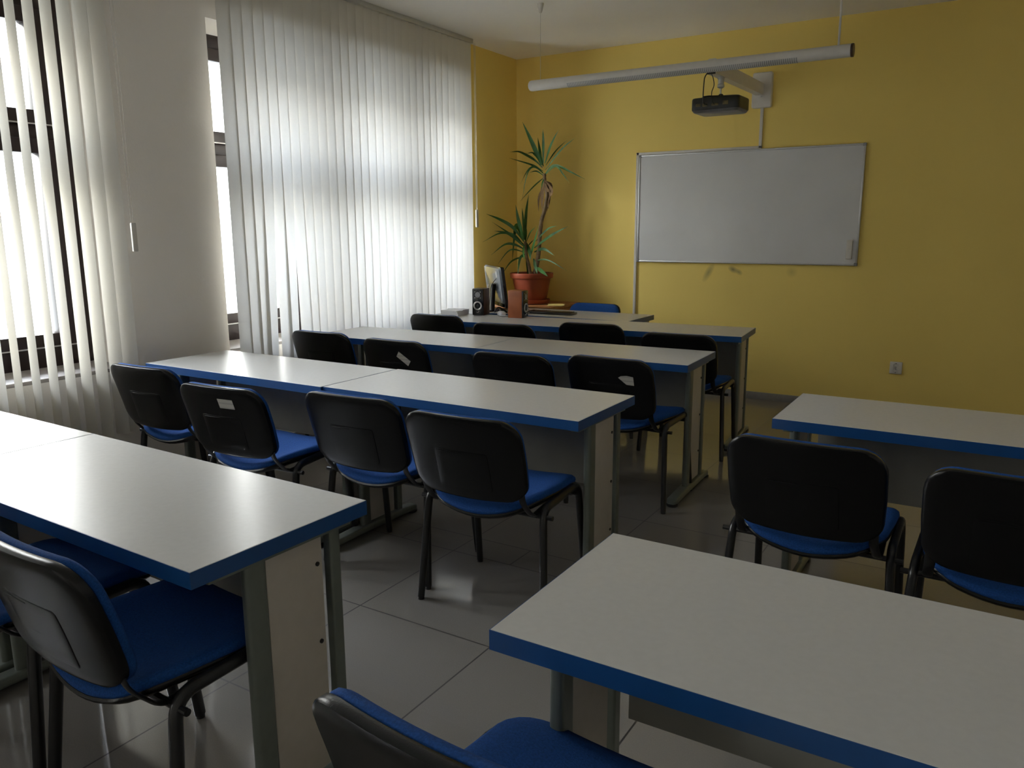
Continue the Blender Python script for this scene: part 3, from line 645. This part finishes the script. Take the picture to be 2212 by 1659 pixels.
def speaker(label, loc, rz, side_mat):
    s = thing('loudspeaker', label, 'speaker', loc, rz, 'pair of desktop speakers')
    MB().box(-.049, .049, -.052, .066, 0, .214, bev=.002).build('cabinet', side_mat, s)
    fr = MB().box(-.048, .048, -.066, -.052, .002, .212, bev=.004).build('front_baffle', M_BLK, s)
    MB().lathe([(.036, -.064), (.036, -.072), (.031, -.074), (.026, -.071), (.026, -.066)], 32, c=(0, 0, .078), axis='Y', cap0=False, cap1=False).build('woofer_ring', M_SIL, fr)
    MB().lathe([(.026, -.0665), (.014, -.0615+-.003), (.010, -.069), (.001, -.071)], 28, c=(0, 0, .078), axis='Y', cap0=False).build('woofer_cone', M_TUBE, fr)
    MB().lathe([(.022, -.066), (.022, -.069), (.016, -.067), (.008, -.067), (.005, -.071), (.001, -.071)], 28, c=(0, 0, .165), axis='Y', cap0=False).build('tweeter', M_GPL, fr)
    for x in (-.024, .024):
        for z in (.141, .189): MB().lathe([(.001, -.0665), (.003, -.0665), (.003, -.0685), (.001, -.069)], 8, c=(x, 0, z), axis='Y').build('screw', M_SIL, fr)
    # small curved emblem under the woofer
    MB().tube(smooth_path([(-.012, -.0668, .028), (-.004, -.0668, .022), (.004, -.0668, .024), (.006, -.0668, .030), (.013, -.0668, .034)]), .0022, n=6).build('emblem', M_SIL, fr)
    return s
s1 = speaker('black loudspeaker with a silver ring, facing the room on the left of the monitor', (-3.592, 5.34, .75), R(11), M_DWOOD)
s2 = speaker('loudspeaker turned sideways showing its orange-brown cabinet side', (-3.215, 5.305, .75), R(97), M_SPKW)
for z in (.035, .060): MB().lathe([(.005, -.080), (.005, -.060)], 12, c=(.038, 0, z), axis='Y').build('volume_knob', M_SIL, s2)

mo = thing('computer_monitor', 'flat monitor seen from behind, glossy grey back with a white sticker', 'monitor', (-3.69, 5.70, .75), R(-43))
Mt = Matrix.Translation((0, 0, .225)) @ Matrix.Rotation(R(7), 4, 'X') @ Matrix.Translation((0, 0, -.225))
MB().box(-.28, .28, .0, .030, .035, .375, bev=.008, mtx=Mt).build('screen_housing', M_BLK, mo)
MB().loft([[Mt @ Vector((p[0], y, .222+p[1])) for p in rrect(.27-i, .155-i, .02)] for y, i in ((.001, 0), (-.012, .01), (-.020, .05))]).build('back_cover', M_MBACK, mo)
MB().box(.165, .215, -.0215, -.0135, .29, .345, mtx=Mt).build('sticker', M_PAPW, mo)
MB().loft([[(x, y+z*.06, z) for x, y in rrect(w_, .018, .015)] for z, w_ in ((.0, .05), (.06, .04), (.20, .045), (.22, .05))]).build('stand_neck', M_TUBE, mo).location = (.09, -.05, .012)
MB().loft([[(p[0], p[1]-.03, z) for p in rrect(.13-i, .09-i, .06)] for z, i in ((0, 0), (.008, 0), (.014, .02))]).build('stand_base', M_BLK, mo)
MB().tube(smooth_path([(.17, -.02, .29), (.13, -.06, .22), (.12, -.07, .12), (.15, -.09, .03), (.18, -.10, .006)]), .003, n=8).build('cable', M_TUBE, mo)

kb = thing('keyboard', 'black computer keyboard lying on the teacher\'s table', 'keyboard', (-3.11, 5.665, .75), R(4))
MB().box(-.20, .20, -.062, .062, 0, .018, bev=.006).build('keyboard_body', M_TUBE, kb)
ky = MB()
for r_ in range(5):
    for c_ in range(20): ky.box(-.188+c_*.0188, -.188+c_*.0188+.0165, -.050+r_*.019, -.050+r_*.019+.0165, .017, .023, bev=.002, seg=1)
o = ky.build('keys', M_PLA, kb); o['kind'] = 'stuff'
ms = thing('computer_mouse', 'small white and blue mouse between the loudspeakers', 'mouse', (-3.425, 5.39, .75), R(50))
MB().loft([[(p[0]*k, p[1]*k, z) for p in rrect(.028, .05, .024)] for z, k in ((0, .92), (.008, 1), (.02, .93), (.029, .7), (.032, .4))]).build('mouse_body', mat('mouse_white', (.72, .75, .85), .25, noise=(20, .03)), ms)
MB().box(-.0025, .0025, .012, .032, .022, .034, bev=.001).build('scroll_wheel', M_BLUE_E, ms)
o = MB().tube(smooth_path([(0, 0, .004), (.03, -.02, .004), (.07, -.03, .004), (.10, 0, .004), (.085, .04, .004), (.10, .08, .004)]), .0025, n=6).build('mouse_cable', M_TUBE, loc=(-3.40, 5.30, .75)); tag(o, 'thin dark cable looped on the table between the loudspeakers', 'cable')
m = MB()
m.tube(smooth_path([(-.06, 0, .01), (-.03, .02, .03), (0, 0, .01), (.03, -.02, .035), (.06, 0, .01)]), .006, n=8); m.tube(smooth_path([(-.05, -.02, .01), (-.01, -.03, .05), (.02, .01, .03), (.05, .02, .008)]), .006, n=8)
o = m.build('cable_tangle', M_TUBE, loc=(-3.50, 5.50, .75)); tag(o, 'black tangle of plugs and cables at the foot of the monitor', 'cables')
m = MB().box(-.05, .05, -.035, .035, 0, .012, bev=.003, mtx=Matrix.Rotation(R(-30), 4, 'Z'))
o = m.build('notepad', M_REDDISH, loc=(-3.395, 5.52, .75)); tag(o, 'small pinkish pad lying between the monitor and the brown speaker', 'notepad')
m = MB().lathe([(.001, 0), (.030, 0), (.030, .006), (.010, .012), (.010, .085), (.048, .125), (.050, .16), (.046, .16), (.02, .12), (.001, .11)], 28)
o = m.build('silver_cone', M_SIL, loc=(-3.375, 5.60, .75)); tag(o, 'small silver cone shaped device between the monitor and the brown speaker', 'device')  # silver cone of unknown use
note_kids(None)
